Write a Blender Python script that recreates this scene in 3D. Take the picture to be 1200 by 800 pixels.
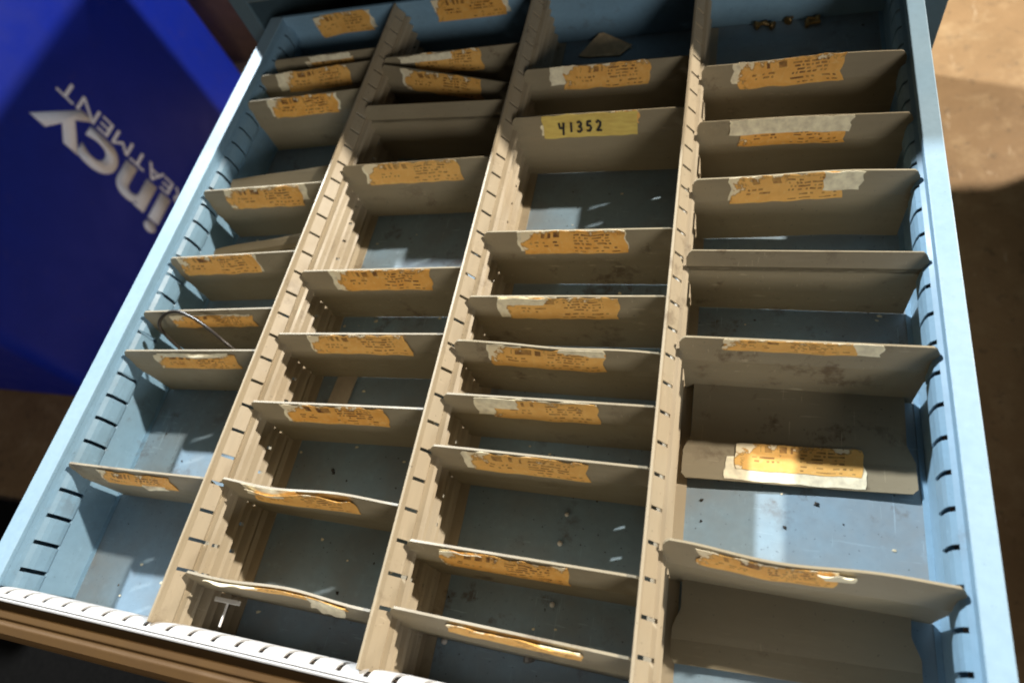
import bpy, math, random
from mathutils import Vector, noise as mnoise

# ------------------------------------------------------------------ units
# Drawer coordinates: X across, Y from the drawer front to its back, Z up, Z = 0 on the rim.
S = 0.42          # metres per drawer unit (the drawer is about 0.70 m wide)
ZF = 2.26         # height of the rim over the workshop floor, in drawer units
def W(x, y, z): return Vector((x * S, y * S, (z + ZF) * S))

for o in list(bpy.data.objects): bpy.data.objects.remove(o)
sc = bpy.context.scene
C = sc.collection

# ------------------------------------------------------------------ camera
cam_d = bpy.data.cameras.new('camera'); cam = bpy.data.objects.new('camera', cam_d); C.objects.link(cam)
cam_d.sensor_width = 36; cam_d.lens = 770.23 / 1200 * 36
cam_d.clip_start = 0.01; cam_d.clip_end = 100
rx = Vector((0.9493, 0.1845, -0.2544)); dn = Vector((0.0444, -0.8801, -0.4726)); fw = Vector((-0.3111, 0.4374, -0.8437))
from mathutils import Matrix
M = Matrix.Identity(4)
for i in range(3):
    M[i][0] = rx[i]; M[i][1] = -dn[i]; M[i][2] = -fw[i]
M.translation = W(0, 0, 1)
cam.matrix_world = M
cam_d.dof.use_dof = True; cam_d.dof.focus_distance = 0.50; cam_d.dof.aperture_fstop = 5.0
sc.camera = cam

# ------------------------------------------------------------------ world and lamps
wd = bpy.data.worlds.new('World'); sc.world = wd; wd.use_nodes = True
bg = wd.node_tree.nodes['Background']
bg.inputs['Color'].default_value = (1.0, 0.95, 0.88, 1); bg.inputs['Strength'].default_value = 0.020

def lamp(name, pos, power, col, size):
    l = bpy.data.lights.new(name, 'AREA'); l.shape = 'DISK'; l.size = size; l.energy = power; l.color = col
    o = bpy.data.objects.new(name, l); C.objects.link(o)
    o.location = W(*pos); tgt = W(-0.5, 0.5, -0.1)
    o.rotation_euler = (tgt - o.location).to_track_quat('-Z', 'Y').to_euler()
    return o
lamp('ceiling_lamp', (7.0, 5.2, 5.5), 320, (1.0, 0.91, 0.78), 0.13)
lamp('ceiling_lamp', (-4.9, 5.9, 5.5), 300, (0.92, 0.97, 1.0), 0.13)
lamp('added_fill_lamp', (6.0, -10.2, 5.0), 105, (1.0, 0.96, 0.89), 1.4)  # added soft fill, brightens the divider faces and labels from the front right

sc.view_settings.view_transform = 'Standard'; sc.view_settings.look = 'None'
sc.cycles.filter_width = 1.9
sc.view_settings.exposure = 0; sc.view_settings.gamma = 1

# ------------------------------------------------------------------ materials
class NT:
    def __init__(s, name):
        s.m = bpy.data.materials.new(name); s.m.use_nodes = True
        s.t = s.m.node_tree; s.n = s.t.nodes; s.l = s.t.links
        s.b = s.n['Principled BSDF']
    def N(s, typ, **kw):
        n = s.n.new(typ)
        for k, v in kw.items(): setattr(n, k, v)
        return n
    def put(s, sock, v):
        if hasattr(v, 'is_output'): s.l.new(v, sock)
        elif v is not None: sock.default_value = v
    def math(s, op, a, b=None, c=None, clamp=False):
        n = s.N('ShaderNodeMath', operation=op); n.use_clamp = clamp
        s.put(n.inputs[0], a)
        if b is not None: s.put(n.inputs[1], b)
        if c is not None: s.put(n.inputs[2], c)
        return n.outputs[0]
    def noise(s, vec, scale, detail=4, rough=0.55):
        n = s.N('ShaderNodeTexNoise'); s.put(n.inputs['Vector'], vec)
        n.inputs['Scale'].default_value = scale; n.inputs['Detail'].default_value = detail; n.inputs['Roughness'].default_value = rough
        return n.outputs['Fac']
    def ramp(s, f, lo, hi, a=0.0, b=1.0):
        n = s.N('ShaderNodeMapRange'); s.put(n.inputs[0], f)
        n.inputs[1].default_value = lo; n.inputs[2].default_value = hi; n.inputs[3].default_value = a; n.inputs[4].default_value = b
        n.clamp = True
        return n.outputs[0]
    def mix(s, f, a, b, typ='MIX'):
        n = s.N('ShaderNodeMix', data_type='RGBA', blend_type=typ); s.put(n.inputs[0], f)
        for sock, v in ((n.inputs[6], a), (n.inputs[7], b)):
            s.put(sock, v if hasattr(v, 'is_output') else (*v, 1))
        return n.outputs[2]
    def coord(s, scale=(1, 1, 1)):
        g = s.N('ShaderNodeNewGeometry'); mp = s.N('ShaderNodeMapping'); s.l.new(g.outputs['Position'], mp.inputs[0])
        mp.inputs['Scale'].default_value = scale
        return mp.outputs[0]
    def bump(s, f, strength, dist=0.001):
        n = s.N('ShaderNodeBump'); n.inputs['Strength'].default_value = strength; n.inputs['Distance'].default_value = dist
        s.put(n.inputs['Height'], f); s.l.new(n.outputs[0], s.b.inputs['Normal'])
    def done(s, col, rough, metal=0.0, spec=0.5):
        s.put(s.b.inputs['Base Color'], col if hasattr(col, 'is_output') else (*col, 1))
        s.put(s.b.inputs['Roughness'], rough); s.b.inputs['Metallic'].default_value = metal
        s.b.inputs['Specular IOR Level'].default_value = spec
        return s.m

def paint(name, col, dirt, dirt_amt=0.35, speck=0.6, rough=0.45, streak=(1, 1, 1), spec=0.4, wear=0.0):
    t = NT(name); p = t.coord(); ps = t.coord(streak)
    big = t.noise(p, 14, 5); fine = t.noise(ps, 160, 3); pores = t.noise(p, 420, 2, 0.5); sc_ = t.noise(ps, 60, 6, 0.7)
    c = t.mix(t.ramp(big, 0.38, 0.72, 0, dirt_amt), col, dirt)
    c = t.mix(t.ramp(fine, 0.35, 0.75, 0, 0.30), c, tuple(v * 0.72 for v in col))
    c = t.mix(t.ramp(sc_, 0.60, 0.72, 0, 0.35), c, tuple(min(1, v * 1.25 + 0.02) for v in col))
    c = t.mix(t.ramp(pores, 0.70, 0.76, 0, speck), c, (0.025, 0.022, 0.02))
    if wear:
        st_ = t.noise(p, 34, 6, 0.72); blot = t.noise(p, 5.5, 3, 0.6)
        f = t.math('MULTIPLY', t.ramp(st_, 0.56, 0.66), t.ramp(blot, 0.46, 0.60))
        c = t.mix(t.math('MULTIPLY', f, wear), c, (0.10, 0.062, 0.035))
        for sx in ((9, 0.5, 2.5), (0.6, 7, 2)):
            k = t.noise(t.coord(sx), 55, 3, 0.6)
            f = t.math('MULTIPLY', t.ramp(k, 0.665, 0.70), t.ramp(blot, 0.40, 0.62))
            c = t.mix(t.math('MULTIPLY', f, wear * 0.6), c, tuple(min(1, v * 1.7 + 0.06) for v in col))
    t.bump(fine, 0.12, 0.0006)
    return t.done(c, t.ramp(big, 0.3, 0.7, rough - 0.08, rough + 0.15), 0, spec)

blue = paint('blue_enamel', (0.205, 0.35, 0.48), (0.22, 0.31, 0.37), 0.30, 0.35, 0.42, wear=0.35)
blue_floor = paint('dusty_blue_enamel', (0.25, 0.355, 0.44), (0.225, 0.22, 0.20), 0.85, 0.85, 0.50, wear=0.7)
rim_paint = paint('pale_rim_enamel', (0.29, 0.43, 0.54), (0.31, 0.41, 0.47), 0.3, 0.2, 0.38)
front_rim = paint('worn_rim_enamel', (0.60, 0.60, 0.60), (0.50, 0.46, 0.42), 0.25, 0.15, 0.4)
beige = paint('beige_enamel', (0.40, 0.335, 0.235), (0.36, 0.27, 0.16), 0.55, 0.55, 0.45, (1, 0.12, 1), wear=0.5)
grey = paint('grey_beige_enamel', (0.285, 0.242, 0.162), (0.235, 0.185, 0.112), 0.6, 0.5, 0.42, (0.15, 1, 1), wear=0.75)
teal = paint('cabinet_enamel', (0.08, 0.13, 0.16), (0.06, 0.10, 0.11), 0.4, 0.3, 0.45)
brown = paint('brown_pull_enamel', (0.105, 0.054, 0.013), (0.065, 0.030, 0.007), 0.8, 0.3, 0.7, (0.1, 1, 1))
navy = paint('navy_plastic', (0.006, 0.020, 0.30), (0.005, 0.016, 0.23), 0.5, 0.0, 0.40, (1, 1, 1), 0.22, wear=0.12)
def plain(name, col, rough=0.5, metal=0.0, var=0.25, scale=90):
    t = NT(name); f = t.noise(t.coord(), scale, 4)
    return t.done(t.mix(t.ramp(f, 0.3, 0.7, 0, 1), tuple(v * (1 - var) for v in col), tuple(min(1, v * (1 + var)) for v in col)), rough, metal)
letter_white = plain('letter_white', (0.80, 0.83, 0.97), 0.5, 0, 0.04)
paper_white = plain('torn_white_paper', (0.85, 0.75, 0.54), 0.8, 0, 0.22, 160)
scrap_paper = plain('tan_scrap_paper', (0.80, 0.58, 0.34), 0.8, 0, 0.2, 120)
card = plain('tan_card', (0.50, 0.42, 0.32), 0.8, 0, 0.12)
ink = plain('black_marker', (0.02, 0.018, 0.02), 0.6, 0, 0.2)
black_wire = plain('black_wire', (0.035, 0.028, 0.022), 0.35, 0, 0.3)
brass = plain('tarnished_brass', (0.26, 0.17, 0.06), 0.42, 0.6, 0.45)
steel = plain('dull_steel', (0.35, 0.33, 0.31), 0.4, 0.7, 0.3)
white_plastic = plain('white_plastic', (0.75, 0.72, 0.68), 0.4, 0, 0.05)

def label_mat(name, c0, c1, c2, torn=True):
    t = NT(name)
    uv = t.N('ShaderNodeUVMap').outputs[0]; oi = t.N('ShaderNodeObjectInfo')
    sep = t.N('ShaderNodeSeparateXYZ'); t.l.new(uv, sep.inputs[0]); u, v = sep.outputs[0], sep.outputs[1]
    rnd = t.math('MULTIPLY', oi.outputs['Random'], 37.0)
    cmb = t.N('ShaderNodeCombineXYZ'); t.l.new(t.math('MULTIPLY', u, 4.0), cmb.inputs[0]); t.l.new(v, cmb.inputs[1]); t.l.new(rnd, cmb.inputs[2])
    P = cmb.outputs[0]
    a = t.noise(P, 2.2, 5); b = t.noise(P, 6.5, 5, 0.7)
    c = t.mix(t.ramp(a, 0.35, 0.68), c0, c1)
    c = t.mix(t.ramp(b, 0.52, 0.72, 0, 0.75), c, c2)
    sh = t.N('ShaderNodeTexWhiteNoise', noise_dimensions='1D'); t.l.new(rnd, sh.inputs['W'])
    c = t.mix(t.math('MULTIPLY', sh.outputs['Value'], 0.45), c, (0.80, 0.53, 0.19))
    # faded print: rows of character cells in two blocks
    def rows(nu, nv, lo, hi, u0, u1, v0, v1, dens):
        fu = t.math('FLOOR', t.math('MULTIPLY', u, nu)); fv = t.math('FLOOR', t.math('MULTIPLY', v, nv))
        k = t.N('ShaderNodeCombineXYZ'); t.l.new(fu, k.inputs[0]); t.l.new(fv, k.inputs[1]); t.l.new(rnd, k.inputs[2])
        wn = t.N('ShaderNodeTexWhiteNoise', noise_dimensions='3D'); t.l.new(k.outputs[0], wn.inputs[0])
        on = t.math('LESS_THAN', wn.outputs['Value'], dens)
        fr = t.math('FRACT', t.math('MULTIPLY', v, nv))
        on = t.math('MULTIPLY', on, t.math('MULTIPLY', t.math('GREATER_THAN', fr, lo), t.math('LESS_THAN', fr, hi)))
        for x, e0, e1 in ((u, u0, u1), (v, v0, v1)):
            on = t.math('MULTIPLY', on, t.math('MULTIPLY', t.math('GREATER_THAN', x, e0), t.math('LESS_THAN', x, e1)))
        return on
    pr = rows(34, 3.0, 0.12, 0.80, 0.20, 0.46, 0.62, 1.0, 0.62)
    pr = t.math('MAXIMUM', pr, rows(56, 8.0, 0.25, 0.80, 0.52, 0.86, 0.40, 0.92, 0.66))
    pr = t.math('MAXIMUM', pr, rows(50, 7.0, 0.30, 0.80, 0.14, 0.36, 0.28, 0.57, 0.5))
    pr = t.math('MAXIMUM', pr, rows(40, 6.0, 0.35, 0.75, 0.50, 0.95, 0.08, 0.32, 0.4))
    fade = t.ramp(t.noise(P, 3.0, 3), 0.40, 0.62, 0.55, 1.0)
    fade = t.math('MULTIPLY', fade, t.ramp(sh.outputs['Value'], 0.0, 1.0, 1.0, 0.72))
    c = t.mix(t.math('MULTIPLY', pr, fade), c, (0.10, 0.035, 0.012))
    if torn:
        e = t.math('ADD', t.ramp(v, 0.50, 1.0, 0, 0.24), t.ramp(u, 0.0, 0.20, 0.26, 0))
        f = t.math('ADD', t.noise(P, 2.6, 6, 0.65), e)
        c = t.mix(t.ramp(f, 0.76, 0.80), c, (0.85, 0.73, 0.50))
        edge = t.math('MULTIPLY', t.ramp(f, 0.70, 0.76), t.ramp(f, 0.80, 0.765))
        c = t.mix(t.math('MULTIPLY', edge, 0.6), c, (0.16, 0.07, 0.015))
    t.bump(b, 0.25, 0.0004)
    return t.done(c, 0.55, 0, 0.4)
orange_a = label_mat('orange_label_paper', (0.86, 0.44, 0.095), (0.74, 0.335, 0.055), (0.86, 0.58, 0.22))
yellow_l = label_mat('yellow_label_paper', (0.52, 0.38, 0.09), (0.42, 0.30, 0.07), (0.46, 0.32, 0.12), False)
# the yellow tag carries only the written number
def yellow_mat():
    t = NT('yellow_tag_paper'); uv = t.N('ShaderNodeUVMap').outputs[0]
    a = t.noise(uv, 5, 5)
    return t.done(t.mix(t.ramp(a, 0.35, 0.7), (0.74, 0.58, 0.15), (0.60, 0.42, 0.10)), 0.6)
yellow_l = yellow_mat()

def concrete():
    t = NT('workshop_floor'); p = t.coord()
    a = t.noise(p, 2.2, 8, 0.7); b = t.noise(p, 11, 8, 0.75); c_ = t.noise(p, 90, 4)
    c = t.mix(t.ramp(a, 0.35, 0.68), (0.32, 0.195, 0.09), (0.22, 0.13, 0.056))
    c = t.mix(t.ramp(b, 0.5, 0.7, 0, 0.55), c, (0.46, 0.32, 0.17))
    c = t.mix(t.ramp(c_, 0.6, 0.75, 0, 0.4), c, (0.14, 0.09, 0.05))
    c = t.mix(t.ramp(t.noise(p, 26, 7, 0.75), 0.56, 0.64, 0, 0.6), c, (0.10, 0.065, 0.035))
    c = t.mix(t.ramp(t.noise(t.coord((1, 0.25, 1)), 42, 5, 0.7), 0.62, 0.68, 0, 0.5), c, (0.55, 0.42, 0.27))
    t.bump(c_, 0.3, 0.003)
    return t.done(c, 0.6)
floor_m = concrete()
helper_brown = paint('dark_helper_brown', (0.16, 0.09, 0.045), (0.09, 0.05, 0.025), 0.8, 0.2, 0.6, (1, 1, 0.1))  # dark brown for the added wall and the unseen blocker
shade_black = plain('painted_shade_black', (0.006, 0.0055, 0.005), 0.95, 0, 0.3); shade_black.node_tree.nodes['Principled BSDF'].inputs['Specular IOR Level'].default_value = 0.1  # near-black that stands for shade on the floor

# ------------------------------------------------------------------ object helpers
def tag(o, label=None, cat=None, group=None, kind=None):
    for k, v in (('label', label), ('category', cat), ('group', group), ('kind', kind)):
        if v: o[k] = v
    return o
def thing(name, loc, label, cat, group=None):
    o = bpy.data.objects.new(name, None); C.objects.link(o); o.empty_display_size = 0.02
    o.location = W(*loc); o['base'] = list(o.location)
    return tag(o, label, cat, group)
class MB:
    def __init__(s): s.v = []; s.f = []; s.uv = None
    def add(s, vs, fs):
        b = len(s.v); s.v += [tuple(p) for p in vs]; s.f += [tuple(i + b for i in f) for f in fs]
    def box(s, x0, x1, y0, y1, z0, z1):
        s.add([(x, y, z) for z in (z0, z1) for y in (y0, y1) for x in (x0, x1)],
              [(0, 2, 3, 1), (4, 5, 7, 6), (0, 1, 5, 4), (2, 6, 7, 3), (0, 4, 6, 2), (1, 3, 7, 5)])
    def prism(s, prof, axis, a0, a1):
        """profile of (p, q) points swept along an axis: axis 'y' -> (p, a, q), axis 'x' -> (a, p, q)"""
        n = len(prof); mk = (lambda a, p: (p[0], a, p[1])) if axis == 'y' else (lambda a, p: (a, p[0], p[1]))
        s.add([mk(a, p) for a in (a0, a1) for p in prof],
              [(i, (i + 1) % n, n + (i + 1) % n, n + i) for i in range(n)] + [tuple(range(n))[::-1], tuple(range(n, 2 * n))])
    def tube(s, pts, r, seg=8, caps=True):
        pts = [Vector(p) for p in pts]; n = len(pts); up = Vector((0.3, 0.2, 0.93)); rings = []
        for i, p in enumerate(pts):
            d = (pts[min(i + 1, n - 1)] - pts[max(i - 1, 0)]).normalized()
            a = d.cross(up)
            if a.length < 0.1: a = d.cross(Vector((1, 0, 0)))
            a.normalize(); b = d.cross(a); rr = r[i] if isinstance(r, (list, tuple)) else r
            rings.append([p + (a * math.cos(t) + b * math.sin(t)) * rr for t in [2 * math.pi * k / seg for k in range(seg)]])
        s.add([q for g in rings for q in g],
              [(i * seg + k, i * seg + (k + 1) % seg, (i + 1) * seg + (k + 1) % seg, (i + 1) * seg + k) for i in range(n - 1) for k in range(seg)] +
              ([tuple(range(seg))[::-1], tuple(range((n - 1) * seg, n * seg))] if caps else []))
    def build(s, name, mat, parent=None, smooth=False, bevel=0, base=None, uvs=None):
        me = bpy.data.meshes.new(name)
        if parent is not None:
            base = Vector(parent['base'])
        elif base is None: base = Vector((0, 0, 0))
        else: base = W(*base)
        me.from_pydata([tuple(W(*p) - base) for p in s.v], [], s.f)
        me.materials.append(mat); me.validate(); me.update()
        import bmesh
        bm = bmesh.new(); bm.from_mesh(me); bmesh.ops.recalc_face_normals(bm, faces=bm.faces)
        bm.to_mesh(me); bm.free()
        if uvs:
            L = me.uv_layers.new(name='UVMap')
            for lp in me.loops: L.data[lp.index].uv = uvs[lp.vertex_index]
        if smooth: me.shade_smooth()
        o = bpy.data.objects.new(name, me); C.objects.link(o); o['base'] = list(base)
        if parent is not None: o.parent = parent
        else: o.location = base
        if bevel:
            m = o.modifiers.new('bevel', 'BEVEL'); m.width = bevel * S; m.segments = 2; m.limit_method = 'ANGLE'; m.angle_limit = 0.6
        return o

def slotted_sheet(mb, st, prof, hole, mk, th):
    """sheet metal with punched slots: st = stations along the length, prof = (offset, z) across, hole(i, j) tells a missing cell"""
    n, m = len(st), len(prof)
    nrm = []
    for j in range(m):
        a = prof[max(j - 1, 0)]; b = prof[min(j + 1, m - 1)]
        dx, dz = b[0] - a[0], b[1] - a[1]; L = math.hypot(dx, dz) or 1
        nrm.append((-dz / L, dx / L))
    F = [[mk(st[i], prof[j][0] + nrm[j][0] * th / 2, prof[j][1] + nrm[j][1] * th / 2) for j in range(m)] for i in range(n)]
    B = [[mk(st[i], prof[j][0] - nrm[j][0] * th / 2, prof[j][1] - nrm[j][1] * th / 2) for j in range(m)] for i in range(n)]
    base = len(mb.v)
    mb.v += [p for r in F for p in r] + [p for r in B for p in r]
    f = lambda i, j: base + i * m + j
    b = lambda i, j: base + n * m + i * m + j
    on = lambda i, j: 0 <= i < n - 1 and 0 <= j < m - 1 and not hole(i, j)
    for i in range(n - 1):
        for j in range(m - 1):
            if not on(i, j): continue
            mb.f.append((f(i, j), f(i + 1, j), f(i + 1, j + 1), f(i, j + 1)))
            mb.f.append((b(i, j), b(i, j + 1), b(i + 1, j + 1), b(i + 1, j)))
            if not on(i - 1, j): mb.f.append((f(i, j), f(i, j + 1), b(i, j + 1), b(i, j)))
            if not on(i + 1, j): mb.f.append((f(i + 1, j), b(i + 1, j), b(i + 1, j + 1), f(i + 1, j + 1)))
            if not on(i, j - 1): mb.f.append((f(i, j), b(i, j), b(i + 1, j), f(i + 1, j)))
            if not on(i, j + 1): mb.f.append((f(i, j + 1), f(i + 1, j + 1), b(i + 1, j + 1), b(i, j + 1)))

PITCH, Y0 = 0.0520, 0.046
FZ = -0.175                       # drawer floor
XL, XR = -1.270, 0.313            # inner rim edges
def stations(a0, a1, pitch, first, w):
    st = [a0]; ks = []
    x = first
    while x < a1 - pitch * 0.4:
        if x - w / 2 > a0 + 0.004:
            st += [x - w / 2, x + w / 2]; ks.append(len(st) - 2)
        x += pitch
    st.append(a1)
    return st, set(ks)

# ================================================================== SETTING
mb = MB(); R = 24
mb.add([(-R, -R, -ZF), (R, -R, -ZF), (R, R, -ZF), (-R, R, -ZF)], [(0, 1, 2, 3)])
o = mb.build('floor', floor_m); o['kind'] = 'structure'

pw = thing('added_dark_wall', (-5.6, 4.5, -ZF), 'low dark brown wall added to darken the gap between the blue housing and the cabinet', 'wall')  # added wall, its unlit face keeps the gap beside the housing dark
m_ = MB(); m_.box(-9.5, -1.75, 4.45, 4.55, -ZF + 0.003, -0.36); m_.build('wall_panel', helper_brown, pw)
m_ = MB(); m_.box(-9.52, -1.73, 4.43, 4.57, -0.36, -0.33); m_.build('top_rail', helper_brown, pw, bevel=0.01)
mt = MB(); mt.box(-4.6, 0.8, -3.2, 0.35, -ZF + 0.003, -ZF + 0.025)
tag(mt.build('shade_sheet', shade_black, base=(-1.9, -1.4, -ZF), bevel=0.008), 'near-black sheet standing in for shade on the floor below the drawer front', 'mat')  # dark sheet put in as the shade under the drawer front

wb = thing('unseen_blocker', (3.1, 0.6, -ZF), 'unseen dark brown block added at the right to shade the floor there', 'unseen_blocker')  # unseen block added to keep lamp light off the floor at the right
m_ = MB(); m_.box(2.35, 3.9, -2.6, 3.35, -0.42, -0.36); m_.build('blocker_top', helper_brown, wb, bevel=0.008)
m_ = MB(); m_.box(2.45, 3.8, -2.5, 3.25, -ZF + 0.003, -0.421); m_.build('blocker_body', helper_brown, wb)

# ------------------------------------------------------------------ cabinet the drawer is pulled from
CX0, CX1, CY, CT, CD = -1.425, 0.455, 1.555, 0.68, 2.35
cab = thing('tool_cabinet', (-0.485, CY, -ZF), 'dark teal steel tool cabinet behind the pulled-out drawer', 'cabinet')
mb = MB()
mb.box(CX0, CX0 + 0.06, CY, CY + CD, -ZF + 0.004, CT); mb.box(CX1 - 0.06, CX1, CY, CY + CD, -ZF + 0.004, CT)
mb.box(CX0 + 0.06, CX1 - 0.06, CY + CD - 0.06, CY + CD, -ZF + 0.004, CT); mb.box(CX0 + 0.06, CX1 - 0.06, CY + 0.002, CY + CD - 0.06, CT - 0.05, CT - 0.002)
mb.box(CX0 + 0.06, CX1 - 0.06, CY + 0.06, CY + CD - 0.06, -ZF + 0.004, -ZF + 0.15)
mb.box(CX0 + 0.06, CX1 - 0.06, CY + 0.03, CY + CD - 0.06, -0.36, -0.30)
mb.build('cabinet_body', teal, cab, bevel=0.006)
def front(z0, z1, pull=True):
    f = MB(); f.box(CX0 + 0.066, CX1 - 0.066, CY - 0.012, CY + 0.03, z0, z1); fo = f.build('drawer_front', teal, cab, bevel=0.006)
    if pull:
        p = MB(); zc = z1 - 0.03
        p.prism([(CY - 0.075, zc), (CY - 0.075, zc - 0.03), (CY - 0.066, zc - 0.036), (CY - 0.060, zc - 0.01), (CY - 0.013, zc - 0.01), (CY - 0.013, zc)], 'x', CX0 + 0.08, CX1 - 0.08)
        p.build('drawer_pull', brown, fo)
front(0.055, 0.33); front(0.345, 0.62); front(-0.70, -0.375); front(-1.05, -0.715); front(-1.55, -1.065); front(-2.08, -1.565)

# ================================================================== THE DRAWER
dr = thing('drawer', (-0.485, 0.75, FZ - 0.03), 'open pale blue steel drawer holding three slotted partitions and rows of labelled dividers', 'drawer')
m_ = MB(); m_.box(XL - 0.02, XR + 0.02, -0.0525, 1.552, FZ - 0.02, FZ); m_.build('floor_pan', blue_floor, dr)

def side(sign, xin, xout):
    # rim and outer skin
    prof = [(xin, 0.0), (xin, -0.010), (xin - sign * 0.006, -0.010), (xin - sign * 0.006, -0.006), (xout + sign * 0.004, -0.006), (xout + sign * 0.004, FZ - 0.05), (xout, FZ - 0.05), (xout, 0.0)]
    m = MB(); m.prism(prof, 'y', -0.060, 1.55); w = m.build('side_wall', blue, dr, bevel=0.0022)
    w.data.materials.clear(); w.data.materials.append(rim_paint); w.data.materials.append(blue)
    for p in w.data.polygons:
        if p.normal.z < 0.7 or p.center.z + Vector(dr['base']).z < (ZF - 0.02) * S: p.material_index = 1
    # rolled inner rail with punched slots, then the plain wall to the floor
    s = sign
    pr = [(xin - s * 0.003, -0.0105), (xin - s * 0.003, -0.022), (xin + s * 0.004, -0.027), (xin + s * 0.010, -0.034), (xin + s * 0.012, -0.045), (xin + s * 0.012, -0.068), (xin + s * 0.010, -0.078),
          (xin + s * 0.004, -0.086), (xin - s * 0.006, -0.091), (xin - s * 0.006, -0.100), (xin - s * 0.004, -0.172), (xin + s * 0.006, FZ + 0.001)]
    st, ks = stations(-0.04, 1.54, PITCH, Y0 - PITCH, 0.0075)
    m = MB(); slotted_sheet(m, st, pr, lambda i, j: i in ks and 2 <= j <= 6, lambda a, x, z: (x, a, z), 0.003)
    m.build('slotted_rail', blue, dr)
side(1, XL, XL - 0.045); side(-1, XR, XR + 0.033)

# front wall: pale rolled lip with slots
st, ks = stations(XL + 0.004, XR - 0.004, 0.0468, -1.2355, 0.0095)
pr = [(-0.0572, 0.0012), (-0.0515, 0.0008), (-0.046, -0.005), (-0.042, -0.014), (-0.040, -0.028), (-0.0395, -0.060), (-0.042, -0.075), (-0.0445, -0.080), (-0.0445, -0.090), (-0.044, FZ + 0.002)]
m = MB(); slotted_sheet(m, st, pr, lambda i, j: i in ks and 1 <= j <= 4, lambda a, y, z: (a, y, z), 0.003)
m.build('slotted_front_rail', front_rim, dr)
m = MB(); m.box(XL - 0.045, XR + 0.033, -0.064, -0.0575, FZ - 0.09, 0.0016); m.build('front_panel', front_rim, dr, bevel=0.003)
m = MB()
py = lambda t: -0.0645 - t
m.prism([(py(0), -0.014), (py(0.026), -0.015), (py(0.028), -0.019), (py(0.033), -0.019), (py(0.036), -0.016), (py(0.050), -0.019), (py(0.058), -0.026), (py(0.061), -0.040), (py(0.056), -0.046), (py(0.050), -0.036), (py(0.0), -0.034)], 'x', XL - 0.03, XR + 0.02)
m.build('drawer_pull', brown, dr, bevel=0.002)
# back wall
m = MB(); m.box(XL - 0.008, XR + 0.008, 1.540, 1.552, FZ, 0.0); back = m.build('back_wall', blue, dr, bevel=0.002)

# ================================================================== PAPER AND DIVIDERS
rng = random.Random(11)
def jitter(a, b): return mnoise.noise(Vector((a, b, 3.7)))

def paper(name, mat, parent, P, u0, u1, w0, w1, off, curl=0.0, curl_side='top', ragged=0.02, seed=0.0, nu=18, nw=6, bulge=0.0):
    """a strip of paper over the surface P(u, w) -> (point, normal); w runs down from the top edge"""
    vs, uvs, fs = [], [], []
    for i in range(nu + 1):
        for j in range(nw + 1):
            a, b = i / nu, j / nw
            q_ = abs(u1 - u0) * 2; e0 = ragged * (jitter(a * 9 * q_ + seed, 1.0) + .4 * jitter(a * 23 * q_ + seed, 4.0)) * 1.2; e1 = ragged * jitter(a * 7 * q_ + seed, 9.0)
            el = ragged * 0.35 * jitter(b * 2.5 + seed, 17.0); er = ragged * 0.35 * jitter(b * 2.5 + seed, 27.0)
            u = u0 + el + (u1 + er - u0 - el) * a
            h = w1 - w0
            w = w0 + e0 * h + (h - e0 * h + e1 * h) * b
            p, n = P(u, w)
            lift = off + 0.0007 * max(0, jitter(a * 6 + seed, b * 3 + 5))
            if curl:
                t = {'top': 1 - b, 'left': 1 - a, 'right': a, 'bottom': b}[curl_side]
                t = max(0.0, (t - 0.45) / 0.55)
                k = curl * t * t * (0.65 + 0.7 * jitter(a * 4 + seed, 33))
                lift += k; p = p + Vector((0, 0, -0.35 * k))
            if bulge: lift += bulge * math.sin(math.pi * a) * math.sin(math.pi * min(1, b * 1.2)) * (0.7 + 0.6 * jitter(a * 3 + seed, 41))
            vs.append(tuple(p + n * lift)); uvs.append((a, 1 - b))
    for i in range(nu):
        for j in range(nw):
            q = i * (nw + 1) + j
            fs.append((q, q + nw + 1, q + nw + 2, q + 1))
    m = MB(); m.v = vs; m.f = fs
    o = m.build(name, mat, parent, smooth=True, uvs=uvs)
    sm = o.modifiers.new('thickness', 'SOLIDIFY'); sm.thickness = 0.0006 * S; sm.offset = 0
    es = o.modifiers.new('crisp_edges', 'EDGE_SPLIT'); es.split_angle = 0.6
    return o

COL = {1: (-1.262, -0.905), 2: (-0.884, -0.502), 3: (-0.484, -0.100), 4: (-0.078, 0.309)}

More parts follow.
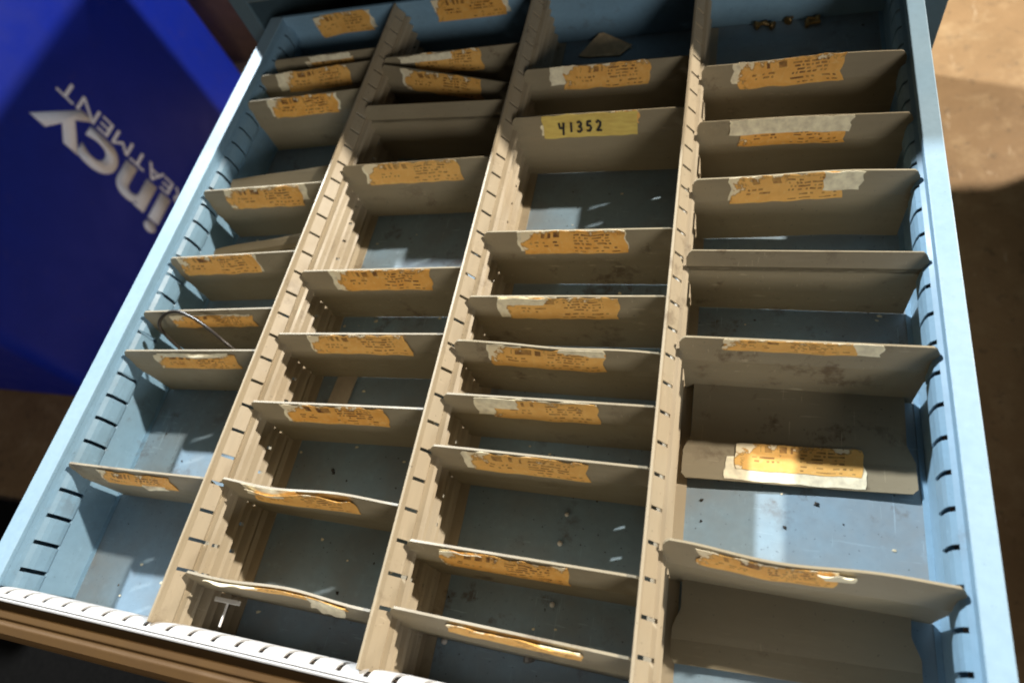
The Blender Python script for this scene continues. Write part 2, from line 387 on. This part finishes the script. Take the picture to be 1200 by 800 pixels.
def divider(col, yl, yr, label, patches, zt=-0.010, lean=0.015, bump=None, wave=0.0, seed=0.0, zb=-0.172, fl=0.047, xl=None, xr=None, sag=0.0, kind='grey', skew=0.0, flat=False):
    x0, x1 = COL[col]
    if xl is not None: x0 = xl
    if xr is not None: x1 = xr
    H = zt - zb
    g = thing('drawer_divider', ((x0 + x1) / 2, (yl + yr) / 2 - lean, zb), label, 'divider', 'grey dividers standing across the drawer')
    def P(u, w):
        x = x0 + (x1 - x0) * u
        y = yl + (yr - yl) * u
        top = zt
        if bump: top += bump[1] * math.exp(-((u - bump[0]) / bump[2]) ** 2)
        top += sag * math.sin(math.pi * u)
        y += wave * (math.sin(u * 9 + seed) * 0.6 + math.sin(u * 4.3 + seed * 2) * 0.6) * max(0, 1 - w / 0.12)
        f = min(1.0, max(0.0, w / fl)); y -= lean * f
        if w > fl: y -= 0.03 * (w - fl)
        z = top - w * (1 - (top - zt) / H * 0 )
        n = Vector((0, -1, lean / fl if w < fl else 0.03)).normalized()
        return Vector((x, y, z)), n
    rows = [0.0, 0.004, 0.012, 0.025, 0.038, fl, fl + 0.006, 0.066, 0.074, 0.084, 0.11, 0.14, H]
    nu = 22; us = [0, 0.004, 0.012, 0.024] + [0.024 + 0.952 * k / nu for k in range(1, nu)] + [0.976, 0.988, 0.996, 1.0]
    th = 0.0042; F, B = [], []
    for u in us:
        for w in rows:
            # rounded shoulders at the top corners and a step below the hanging tabs
            ins = 0.0
            if w < 0.012: ins = 0.010 * (1 - w / 0.012) ** 2
            if w > 0.066: ins = 0.006 * min(1, (w - 0.066) / 0.018)
            uu = u
            p, n = P(uu, w)
            p.x += ins * (1 - 2 * u) if (u < 0.03 or u > 0.97) else ins * (1 - 2 * u)
            F.append(p + n * th / 2); B.append(p - n * th / 2)
    nw = len(rows); N = len(us); m = MB(); m.v = [tuple(p) for p in F] + [tuple(p) for p in B]; k = N * nw
    for i in range(N - 1):
        for j in range(nw - 1):
            a = i * nw + j
            m.f.append((a, a + 1, a + nw + 1, a + nw)); m.f.append((k + a, k + a + nw, k + a + nw + 1, k + a + 1))
    for i in range(N - 1):
        a = i * nw; m.f.append((a, a + nw, k + a + nw, k + a)); a = i * nw + nw - 1; m.f.append((a, k + a, k + a + nw, a + nw))
    for j in range(nw - 1):
        a = j; m.f.append((a, k + a, k + a + 1, a + 1)); a = (N - 1) * nw + j; m.f.append((a, a + 1, k + a + 1, k + a))
    pl = m.build('divider_plate', grey, g, smooth=False)
    for pch in patches:
        paper_on(g, P, pch, seed, th)
    return g, P, th

def paper_on(g, P, pch, seed, th):
    kind, u0, u1, w0, w1 = pch[:5]; kw = dict(pch[5]) if len(pch) > 5 else {}
    name, mat, off = {'o': ('orange_label', orange_a, 0.0015), 'w': ('torn_backing_paper', paper_white, 0.0007), 't': ('torn_backing_paper', paper_white, 0.0024), 'y': ('yellow_tag', yellow_l, 0.0022)}[kind]
    rg = kw.pop('ragged', 0.08 if kind in 'o' else 0.07)
    return paper(name, mat, g, P, u0, u1, w0, w1, th / 2 + off, ragged=rg, seed=seed * 3.3 + u0 * 7, **kw)

O = 'o'
dv = {}
def D(key, *a, **k):
    k.setdefault('seed', sum(ord(c) * (i + 1) for i, c in enumerate(key)) * 0.37)
    dv[key] = divider(*a, **k)

# ---- leftmost column, back to front
D('1b', 1, 1.372, 1.380, 'rearmost grey divider of the leftmost column, its pale torn label folded along the top', [('t', .34, .72, -.001, .016, dict(curl=.004)), (O, .30, .74, .012, .050)], xl=-1.240)
D('1c', 1, 1.312, 1.332, 'second divider from the back of the leftmost column, white stub left of its label', [('w', .14, .70, .002, .046), (O, .22, .76, .000, .052)])
D('1d', 1, 1.214, 1.229, 'third divider from the back in the leftmost column, square yellowed orange label at its centre', [('w', .18, .77, .002, .045), (O, .20, .75, .001, .050)])
D('1e', 1, 0.975, 1.012, 'bare low divider leaning back, just behind an orange-labelled one in the leftmost column', [], zt=-0.048, lean=0.035, fl=0.030, xl=-1.235, wave=0.002)
D('1f', 1, 0.905, 0.921, 'labelled divider in the leftmost column directly in front of the bare low leaning one', [('w', .24, .82, -.001, .040), (O, .18, .77, .001, .054, dict(curl=.004, curl_side='right'))])
D('1g', 1, 0.760, 0.815, 'bare narrow divider tilted askew and sunk low in the middle of the leftmost column', [], zt=-0.055, lean=0.022, fl=0.02, xl=-1.195, wave=0.003)
D('1h', 1, 0.703, 0.724, 'leftmost column divider fourth from the front, faded label close to the blue wall', [(O, .07, .66, .001, .050), ('w', .6, .67, .004, .046)])
D('1i', 1, 0.556, 0.577, 'divider crossed by the black wire loop, its orange label partly scraped away', [('w', .20, .78, .012, .044), (O, .20, .80, .014, .046, dict(bulge=.003))])
D('1j', 1, 0.457, 0.476, 'divider just in front of the black wire loop, label bowed into an arch', [(O, .22, .80, .010, .050, dict(bulge=.007)), ('w', .26, .76, .006, .022, dict(bulge=.009))])
D('1k', 1, 0.201, 0.207, 'frontmost divider of the leftmost column, peeling label bulging from its face', [(O, .20, .70, .008, .052, dict(bulge=.010)), ('t', .46, .62, .040, .058, dict(bulge=.008))], sag=-0.004)
# ---- second column
D('2b', 2, 1.336, 1.341, 'rearmost divider of the second column, half white and half yellow label', [('t', .12, .50, .000, .018, dict(curl=.004)), (O, .22, .70, .000, .050)])
D('2c', 2, 1.312, 1.206, 'divider standing crooked, right end swung forward, orange label, near the back of the second column', [('w', .16, .75, .002, .045), (O, .18, .76, .001, .052)], zt=-0.012)
D('2d', 2, 1.163, 1.150, 'bare divider with no label in the second column, behind the compartment with bright lit spots', [], zt=-0.010, lean=0.018, fl=0.03)
D('2e', 2, 0.967, 0.977, 'second column divider at the back of its long empty compartment, crisp orange label', [('w', .15, .70, .003, .046), (O, .17, .77, .000, .050)])
D('2f', 2, 0.671, 0.685, 'second column divider at the front of its long empty compartment, broad orange label', [('w', .19, .60, .001, .050), (O, .22, .79, .000, .052)])
D('2g', 2, 0.517, 0.533, 'second column divider just behind the tan card strip, label with one lifted corner', [('w', .19, .40, .002, .044), (O, .20, .77, .002, .052, dict(curl=.004, curl_side='right'))])
D('2h', 2, 0.366, 0.380, 'second column divider just in front of the tan card strip, narrow orange label', [('w', .18, .45, .002, .050), (O, .20, .76, .003, .052, dict(bulge=.003))])
D('2i', 2, 0.211, 0.206, 'second divider from the front in the second column, wavy top edge and lifting orange label', [('w', .14, .45, -.004, .030, dict(bulge=.010)), (O, .17, .73, .000, .050, dict(curl=.012, bulge=.004))], wave=0.004)
D('2j', 2, 0.045, 0.041, 'frontmost divider of the second column, bent plate with torn paper shreds along its top', [('t', .14, .40, -.003, .012, dict(curl=.008)), (O, .30, .85, -.001, .018, dict(curl=.005)), ("t", .66, .84, .006, .026, dict(curl=.010, curl_side='bottom'))], wave=0.004)
# ---- third column
D('3b', 3, 1.243, 1.243, 'rearmost divider of the third column, orange label with a square white stub left', [('w', .16, .45, .000, .040), (O, .25, .76, .000, .052)])
g2 = divider(3, 1.089, 1.089, 'divider with the yellow tag handwritten 41352', [('y', .18, .735, .000, .050, dict(ragged=.06)), (O, .58, .735, -.001, .026), ('w', .165, .20, .020, .044)], seed=4.1)
D('3d', 3, 0.772, 0.777, 'third column divider right in front of the handwritten yellow tag divider, long orange label', [('w', .19, .76, -.001, .044), (O, .21, .755, .000, .052)])
D('3e', 3, 0.618, 0.628, 'third column divider sixth from the front, label torn white at its upper left', [('w', .16, .46, .000, .048), (O, .21, .755, .002, .052), ('t', .17, .40, .000, .018, dict(curl=.004))])
D('3f', 3, 0.515, 0.516, 'third column divider fifth from the front, left shoulder bent up and label creased', [('w', .16, .34, .002, .040), (O, .17, .735, .004, .052, dict(bulge=.004)), ('t', .52, .73, .000, .016)], bump=(0.0, 0.010, .12), wave=0.004)
D('3g', 3, 0.413, 0.417, 'fourth divider from the front in the third column, label half white and half orange', [('w', .155, .72, .002, .046), (O, .24, .73, .004, .052), ('t', .16, .36, .001, .026, dict(bulge=.004))])
D('3h', 3, 0.315, 0.314, 'third column divider third from the front, behind the two white pellets', [('w', .155, .50, .003, .050), (O, .19, .72, .003, .054, dict(bulge=.003))])
D('3i', 3, 0.153, 0.150, 'second divider from the front in the third column, narrow sliver of orange label showing', [(O, .15, .70, .004, .052, dict(bulge=.005)), ('t', .16, .34, .004, .020, dict(curl=.004))], lean=0.018)
D('3j', 3, 0.050, 0.042, 'frontmost divider of the third column, thin orange label strip curling at its top', [(O, .26, .80, -.001, .030, dict(curl=.010)), ('t', .64, .80, .002, .016, dict(curl=.006))], lean=0.02)
# ---- right column
D('4b', 4, 1.204, 1.200, 'rearmost divider of the right column, arched orange label with a rounded right end', [('w', .165, .50, .001, .040), (O, .20, .71, -.002, .052)], bump=(.70, .008, .35))
D('4c', 4, 1.043, 1.038, 'right column divider second from the back, label torn white along its upper half', [('t', .165, .735, -.001, .028, dict(curl=.004, curl_side='bottom')), (O, .215, .715, .012, .054)], bump=(.5, .003, .3))
D('4d', 4, 0.893, 0.898, 'right column divider third from the back, large orange label ending in white flap', [('w', .18, .30, .000, .046), (O, .19, .675, .000, .054), ('t', .60, .765, -.002, .036, dict(curl=.003))], bump=(.66, .008, .3))
D('4e', 4, 0.727, 0.724, 'bare grey divider without any label, in the middle of the right column', [], lean=0.016, fl=0.026)
D('4f', 4, 0.549, 0.548, 'divider with rounded corners standing right behind the fallen plate in the right column', [(O, .185, .70, -.001, .022), ('w', .60, .795, -.001, .021)], lean=0.018)
D('4g', 4, 0.205, 0.199, 'frontmost standing divider of the right column, bowed plate with a curling orange label', [(O, .13, .60, .004, .036, dict(bulge=.006)), ('t', .54, .66, .004, .020, dict(curl=.008))], wave=0.005, lean=0.022)

# handwritten number on the yellow tag
gg, PP, th_ = g2
ylab = [c for c in bpy.data.objects if c.parent == gg and c.name.startswith('yellow_tag')][0]
strokes = {
 '4': [[(0.0, 1.0), (0.05, .45), (.62, .5)], [(.62, 1.0), (.52, .45), (.42, -.25)]],
 '1': [[(.35, 1.0), (.30, .5), (.25, 0)]],
 '3': [[(.05, .92), (.4, 1.02), (.62, .85), (.5, .6), (.25, .52), (.55, .42), (.6, .18), (.3, -.02), (0, .08)]],
 '5': [[(.68, 1.0), (.2, .97), (.12, .55), (.45, .6), (.6, .35), (.4, .04), (0, .06)]],
 '2': [[(.05, .8), (.3, 1.02), (.6, .85), (.5, .5), (.05, .02), (.35, .08), (.7, .02)]]}
m = MB()
def ink_stroke(pts, hw=0.0024):
    d = []
    for (a, b), (c, e) in zip(pts[:-1], pts[1:]):
        for k in range(4): d.append((a + (c - a) * k / 4, b + (e - b) * k / 4))
    d.append(pts[-1])
    V = []
    for i, (u, w) in enumerate(d):
        p, n = PP(u, w); q, _ = PP(d[min(i + 1, len(d) - 1)][0], d[min(i + 1, len(d) - 1)][1]); r, _ = PP(d[max(i - 1, 0)][0], d[max(i - 1, 0)][1])
        t = (q - r); s_ = t.cross(n).normalized() * hw
        V += [tuple(p + n * (th_ / 2 + 0.0058) + s_), tuple(p + n * (th_ / 2 + 0.0058) - s_)]
    m.add(V, [(2 * i, 2 * i + 1, 2 * i + 3, 2 * i + 2) for i in range(len(d) - 1)])
cx = 0.285
for ch in '41352':
    for stq in strokes[ch]:
        ink_stroke([(cx + a * 0.046, 0.037 - b * 0.022) for a, b in stq])
    cx += 0.056 if ch != '1' else 0.046
nb = m.build('handwritten_number', ink, ylab)

# labels on the drawer's own back wall, over the two left columns
def PB(u, w): return Vector((XL + (XR - XL) * u, 1.5385, -0.002 - w)), Vector((0, -1, 0))
for (xa, xb, kw) in ((-1.165, -1.000, dict(curl=.012, curl_side='left')), (-0.795, -0.600, {})):
    f = lambda x: (x - XL) / (XR - XL)
    paper('torn_backing_paper', paper_white, back, PB, f(xa + 0.02), f(xb + 0.01), 0.002, 0.058, 0.0012, ragged=0.02, seed=xa)
    paper('orange_label', orange_a, back, PB, f(xa), f(xb), 0.000, 0.064, 0.0026, ragged=0.02, seed=xa * 2, **kw)

# fallen plates lying flat in the right column
def fallen(label, xa, xb, yb, yf, zb_, zf_, seed, patches, wave=0.003):
    g = thing('drawer_divider', ((xa + xb) / 2, (yb + yf) / 2, FZ), label, 'divider', 'grey dividers lying flat on the drawer floor')
    L = yb - yf
    def P(u, w):      # w: distance from the front (label) edge towards the back
        t = w / L
        z = zf_ + (zb_ - zf_) * t + wave * math.sin(u * 5 + seed) * max(0, 1 - t * 3)
        if t < 0.26: z += 0.006 * (1 - t / 0.26)
        return Vector((xa + (xb - xa) * u, yf + w + 0.012 * (u - 0.5), z)), Vector((0, 0.03, 1)).normalized()
    us = [0, .01, .03] + [0.03 + .94 * k / 16 for k in range(1, 16)] + [.97, .99, 1]; ws = [0, .003, .008, .02, .035, .046, .052, .08, .12, L - 0.004, L]
    th = 0.0042; F, B = [], []
    for u in us:
        for w in ws:
            p, n = P(u, w)
            p.x += (1 - 2 * u) * (0.008 * max(0, 1 - w / 0.008) + (0.012 if w > 0.06 else 0))
            F.append(p + n * th / 2); B.append(p - n * th / 2)
    nw, N = len(ws), len(us); k = nw * N; m = MB(); m.v = [tuple(p) for p in F + B]
    for i in range(N - 1):
        for j in range(nw - 1):
            a = i * nw + j; m.f.append((a, a + nw, a + nw + 1, a + 1)); m.f.append((k + a, k + a + 1, k + a + nw + 1, k + a + nw))
        a = i * nw; m.f.append((a, k + a, k + a + nw, a + nw)); a += nw - 1; m.f.append((a, a + nw, k + a + nw, k + a))
    for j in range(nw - 1):
        a = j; m.f.append((a, a + 1, k + a + 1, k + a)); a = (N - 1) * nw + j; m.f.append((a, k + a, k + a + 1, a + 1))
    m.build('divider_plate', grey, g)
    P2 = lambda u, w: P(u, 0.068 - w)
    for pch in patches: paper_on(g, P2, pch, seed, th)
fallen('fallen divider lying flat in the right column, orange label along its front edge', -0.067, 0.300, 0.532, 0.356, -0.152, -0.1695, 1.3,
       [('w', .200, .795, .024, .066, dict(ragged=.05)), (O, .245, .785, .000, .047, dict(ragged=.04))])
fallen('bare fallen divider lying flat at the front of the right column, no label', -0.064, 0.285, 0.188, 0.060, -0.150, -0.171, 2.9, [], wave=0.002)

# ================================================================== PARTITIONS
def partition(xc, label, foot):
    g = thing('partition', (xc, 0.75, FZ + 0.001), label, 'partition', 'beige slotted partitions running front to back')
    # ribbed profile (offset from the centre line, height)
    A = 0.0135
    pts = [(-A, 0.004), (-A + .001, 0.000), (-A * .85, -0.009), (A * .25, -0.029), (A * .05, -0.037)]
    rows_ = {3: None}
    z = -0.037; lo = -A * .35
    for k in range(5):           # five narrow rolled ribs with flat webs between them
        hi = A * (1.0 if k % 2 == 0 else 0.75)
        pts += [(hi * .75, z - .003), (hi, z - .006), (hi * .75, z - .009), (lo, z - .013), (lo, z - .0195)]
        z -= 0.0255 if k < 4 else 0.0195
    pts += [(A * .5, z - .003), (A * .9, -0.1715), (A + 0.018 * foot, -0.1725)]
    st, ks = stations(-0.044, 1.534, PITCH, Y0, 0.0060)
    big = [k for i, k in enumerate(sorted(ks)) if i < 2]
    def hole(i, j):
        if i not in ks: return False
        return j in (2,) or j == 8 or j in (18, 19) or (i in big and j in (3, 4, 9, 10))
    m = MB(); slotted_sheet(m, st, pts, hole, lambda a, x, z: (xc + x, a, z), 0.0030)
    m.build('ribbed_sheet', beige, g)
    # rolled top bead
    m = MB(); m.prism([(xc - A - .003, 0.003), (xc - A - .003, -0.006), (xc - A + .001, -0.006), (xc - A + .003, 0.003), (xc - A + .002, 0.0062), (xc - A - .002, 0.0062)], 'y', -0.043, 1.533)
    m.build('top_bead', beige, g)
partition(-0.887, 'leftmost beige slotted partition, between the first and second columns', 1)
partition(-0.487, 'middle beige slotted partition, between the second and third columns', 1)
partition(-0.088, 'rightmost beige slotted partition, beside the column with the fallen plates', 1)

# ================================================================== BLUE TREATMENT CABINET AT LEFT
KB = 2.2
BX, BY0, BY1 = -1.80 * KB, 0.50 * KB, 1.82 * KB
box = thing('blue_cabinet', (BX - 1.0, 1.15 * KB, -ZF), 'tall navy blue plastic housing with white lettering beside the drawer', 'machine housing')
m = MB(); ZT = -0.28
def rrect(x0, x1, y0, y1, r, n=8):
    out = []
    for cx_, cy_, a0 in ((x1 - r, y1 - r, 0), (x0 + r, y1 - r, 90), (x0 + r, y0 + r, 180), (x1 - r, y0 + r, 270)):
        for k in range(n + 1):
            t = math.radians(a0 + 90 * k / n); out.append((cx_ + r * math.cos(t), cy_ + r * math.sin(t)))
    return out
ring = rrect(BX - 2.0, BX, BY0, BY1, 0.10); n = len(ring)
lev = [(-ZF + 0.01, 0), (-ZF + 0.02, 0), (ZT - 0.05, 0.0), (ZT - 0.015, 0.015), (ZT, 0.05)]
cxm, cym = BX - 1.0, (BY0 + BY1) / 2
vs = []
for z, ins in lev:
    for x, y in ring: vs.append((cxm + (x - cxm) * (1 - ins / 1.0), cym + (y - cym) * (1 - ins / 1.3), z))
fs = [(i * n + k, i * n + (k + 1) % n, (i + 1) * n + (k + 1) % n, (i + 1) * n + k) for i in range(len(lev) - 1) for k in range(n)] + [tuple(range((len(lev) - 1) * n, len(lev) * n)), tuple(range(n))[::-1]]
m.add(vs, fs); m.build('housing_shell', navy, box, smooth=True)
def lettering(txt, z0, z1, y0, xh, ref, name, bold, proud, tail=1.0):
    """painted letters reading upwards: from height z0 to z1, feet on y0, xh = height of the letter ref"""
    def mesh(t_):
        cu = bpy.data.curves.new('text', 'FONT'); cu.body = t_; cu.size = 1.0; cu.extrude = 0.0; cu.offset = bold; cu.resolution_u = 6
        t = bpy.data.objects.new('text', cu); C.objects.link(t)
        dg = bpy.context.evaluated_depsgraph_get(); me = bpy.data.meshes.new_from_object(t.evaluated_get(dg)); bpy.data.objects.remove(t)
        return me
    r = mesh(ref); h = max(v.co.y for v in r.vertices); bpy.data.meshes.remove(r)
    me = mesh(txt); a0 = min(v.co.x for v in me.vertices); a1 = max(v.co.x for v in me.vertices)
    base = Vector(box['base'])
    for v in me.vertices:
        a, b, c = v.co
        b = b / h * xh
        if b < 0: b *= tail
        v.co = W(BX + proud, (y0 - b) * KB, 1 - KB * (1 - (z0 + (a - a0) / (a1 - a0) * (z1 - z0)))) - base
    me.materials.clear(); me.materials.append(letter_white); me.name = name
    o = bpy.data.objects.new(name, me); C.objects.link(o); o.parent = box
    sm = o.modifiers.new('thickness', 'SOLIDIFY'); sm.thickness = 0.001 * S
lettering('incy', -0.352, 0.135, 1.168, 0.100, 'x', 'large_lettering', 0.030, 0.003, 0.35)
lettering('TREATMENT', -0.462, 0.116, 1.226, 0.047, 'T', 'small_lettering', 0.0, 0.0045)

# ================================================================== LOOSE THINGS IN THE DRAWER
m = MB()
ctrl = [(-1.150, 0.470, -0.165), (-1.185, 0.500, -0.09), (-1.197, 0.520, -0.02), (-1.178, 0.540, 0.004), (-1.140, 0.548, 0.010), (-1.090, 0.535, 0.006), (-1.040, 0.512, -0.004), (-1.005, 0.492, -0.030), (-0.985, 0.484, -0.075), (-0.97, 0.482, -0.13), (-0.965, 0.484, -0.17)]
def spline(c, k=6):
    out = []
    for i in range(len(c) - 1):
        p0, p1, p2, p3 = (Vector(c[max(i - 1, 0)]), Vector(c[i]), Vector(c[i + 1]), Vector(c[min(i + 2, len(c) - 1)]))
        for q in range(k):
            t = q / k
            out.append(0.5 * ((2 * p1) + (p2 - p0) * t + (2 * p0 - 5 * p1 + 4 * p2 - p3) * t * t + (3 * p1 - p0 - 3 * p2 + p3) * t ** 3))
    out.append(Vector(c[-1])); return out
m.tube(spline(ctrl), 0.0038, 8)
tag(m.build('wire_loop', black_wire, smooth=True, base=(-1.08, 0.5, FZ)), 'thin black wire loop arching out of a compartment in the leftmost column', 'wire')

def sheet(name, mat, corners, label, cat, th=0.002):
    m = MB(); n = len(corners); m.v = list(corners) + [(x, y, z + th) for x, y, z in corners]
    m.f = [tuple(range(n))[::-1], tuple(range(n, 2 * n))] + [(i, (i + 1) % n, n + (i + 1) % n, n + i) for i in range(n)]
    return tag(m.build(name, mat, base=corners[0]), label, cat)
z = FZ + 0.002
sheet('paper_scrap', scrap_paper, [(-0.413, 1.478, z), (-0.386, 1.470, z), (-0.301, 1.466, z), (-0.272, 1.500, z + .001), (-0.349, 1.532, z + .022), (-0.362, 1.532, z + .020)], 'tan paper scrap leaning on the back wall of the third column', 'paper scrap')
sheet('card_strip', card, [(-0.826, 0.395, z), (-0.776, 0.395, z + .002), (-0.768, 0.512, z + .002), (-0.816, 0.508, z)], 'tan card strip lying on the floor in the second column', 'card strip', 0.003)

def screw(x, y, rz, L, label, group=None, mat=brass, tilt=0.0):
    g = thing('screw', (x, y, FZ), label, 'screw', group)
    d = Vector((math.cos(rz), math.sin(rz), tilt)); p = Vector((x, y, FZ + 0.008))
    h = MB(); h.tube([p, p + d * 0.003, p + d * 0.010], [0.009, 0.011, 0.008], 10); h.build('screw_head', mat, g)
    s_ = MB(); pts, rr = [], []
    for k in range(13):
        pts.append(p + d * (0.010 + L * k / 12)); rr.append(0.0055 if k % 2 else 0.0042)
    rr[-1] = 0.001
    s_.tube(pts, rr, 8); s_.build('screw_shank', mat, g)
for k, (x, y, rz, L) in enumerate([(0.030, 1.522, 0.4, .022), (0.075, 1.515, 2.6, .021), (0.105, 1.526, 1.0, .022), (0.145, 1.512, 0.1, .026), (0.178, 1.524, 2.9, .020)]):
    screw(x, y, rz, L, ('leftmost', 'second from left', 'middle', 'second from right', 'rightmost')[k] + ' of five brass screws lying at the back of the right column', 'brass screws at the back of the right column')
screw(-0.285, 0.015, 1.9, 0.03, 'single screw lying in the front compartment of the third column', None, steel, 0.3)

def pellet(x, y, r, label, mat=white_plastic, cat='pellet'):
    m = MB(); p = Vector((x, y, FZ + r))
    m.tube([p + Vector((0, 0, -r * .95)), p + Vector((0, 0, -r * .6)), p, p + Vector((0, 0, r * .6)), p + Vector((0, 0, r * .95))], [r * .3, r * .8, r, r * .8, r * .3], 10)
    tag(m.build('plastic_pellet', mat, smooth=True, base=(x, y, FZ)), label, cat, 'small white pellets on the drawer floor')
pellet(-0.2606, 0.262, 0.0042, 'farther one of two white pellets in one wide third column compartment')
pellet(-0.2651, 0.210, 0.0050, 'nearer one of two white pellets in one wide third column compartment')
pellet(-0.2627, 0.108, 0.0048, 'single white pellet in the narrow compartment second from the front of the third column')
pellet(-0.440, 0.020, 0.0060, 'single white pellet in the front compartment of the third column near the middle partition')

# white T-shaped plastic fastener standing at the front of the second column
g = thing('plastic_fastener', (-0.80, -0.005, -0.10), 'small white T-shaped plastic piece hanging at the front of the second column', 'fastener')
m = MB(); m.box(-0.835, -0.785, 0.008, 0.016, -0.062, -0.054); m.build('cross_bar', white_plastic, g, bevel=0.001)
m = MB(); m.box(-0.8115, -0.8085, -0.030, 0.0085, -0.062, -0.059); m.build('stem', white_plastic, g)

# grit and crumbs nobody could count
m = MB(); r2 = random.Random(5)
for k in range(240):
    c = r2.choice([1, 2, 3, 4]); x = r2.uniform(COL[c][0] + .03, COL[c][1] - .03); y = r2.uniform(0.0, 1.5); r = r2.uniform(0.0008, 0.0030)
    if r2.random() < 0.15: r *= 1.8
    a = r2.uniform(0, 6.3)
    ca, sa = math.cos(a) * r, math.sin(a) * r
    m.add([(x + ca, y + sa, FZ + .0005), (x - sa, y + ca, FZ + .0005), (x - ca, y - sa, FZ + .0005), (x + sa * .6, y - ca * .6, FZ + .0005), (x, y, FZ + r)], [(0, 1, 4), (1, 2, 4), (2, 3, 4), (3, 0, 4), (3, 2, 1, 0)])
o = m.build('grit', black_wire); cr = MB()
for k in range(110):
    c = r2.choice([1, 2, 2, 3, 3, 4]); x = r2.uniform(COL[c][0] + .02, COL[c][1] - .02); y = r2.uniform(-0.02, 1.5); r = r2.uniform(0.0012, 0.0042); a = r2.uniform(0, 6.3)
    q = []
    for t_ in range(5):
        rr = r * r2.uniform(0.5, 1.2); q.append((x + math.cos(a + t_ * 1.257) * rr * 1.5, y + math.sin(a + t_ * 1.257) * rr, FZ + 0.0006 + r2.uniform(0, 0.0012)))
    cr.add(q, [(0, 1, 2, 3, 4)])
tag(cr.build('paper_crumbs', paper_white), 'pale paper crumbs scattered over the drawer floor', 'crumbs', None, 'stuff')
tag(o, 'dark specks of grit scattered over the drawer floor', 'grit', None, 'stuff')
for o in bpy.data.objects:
    if 'base' in o: del o['base']
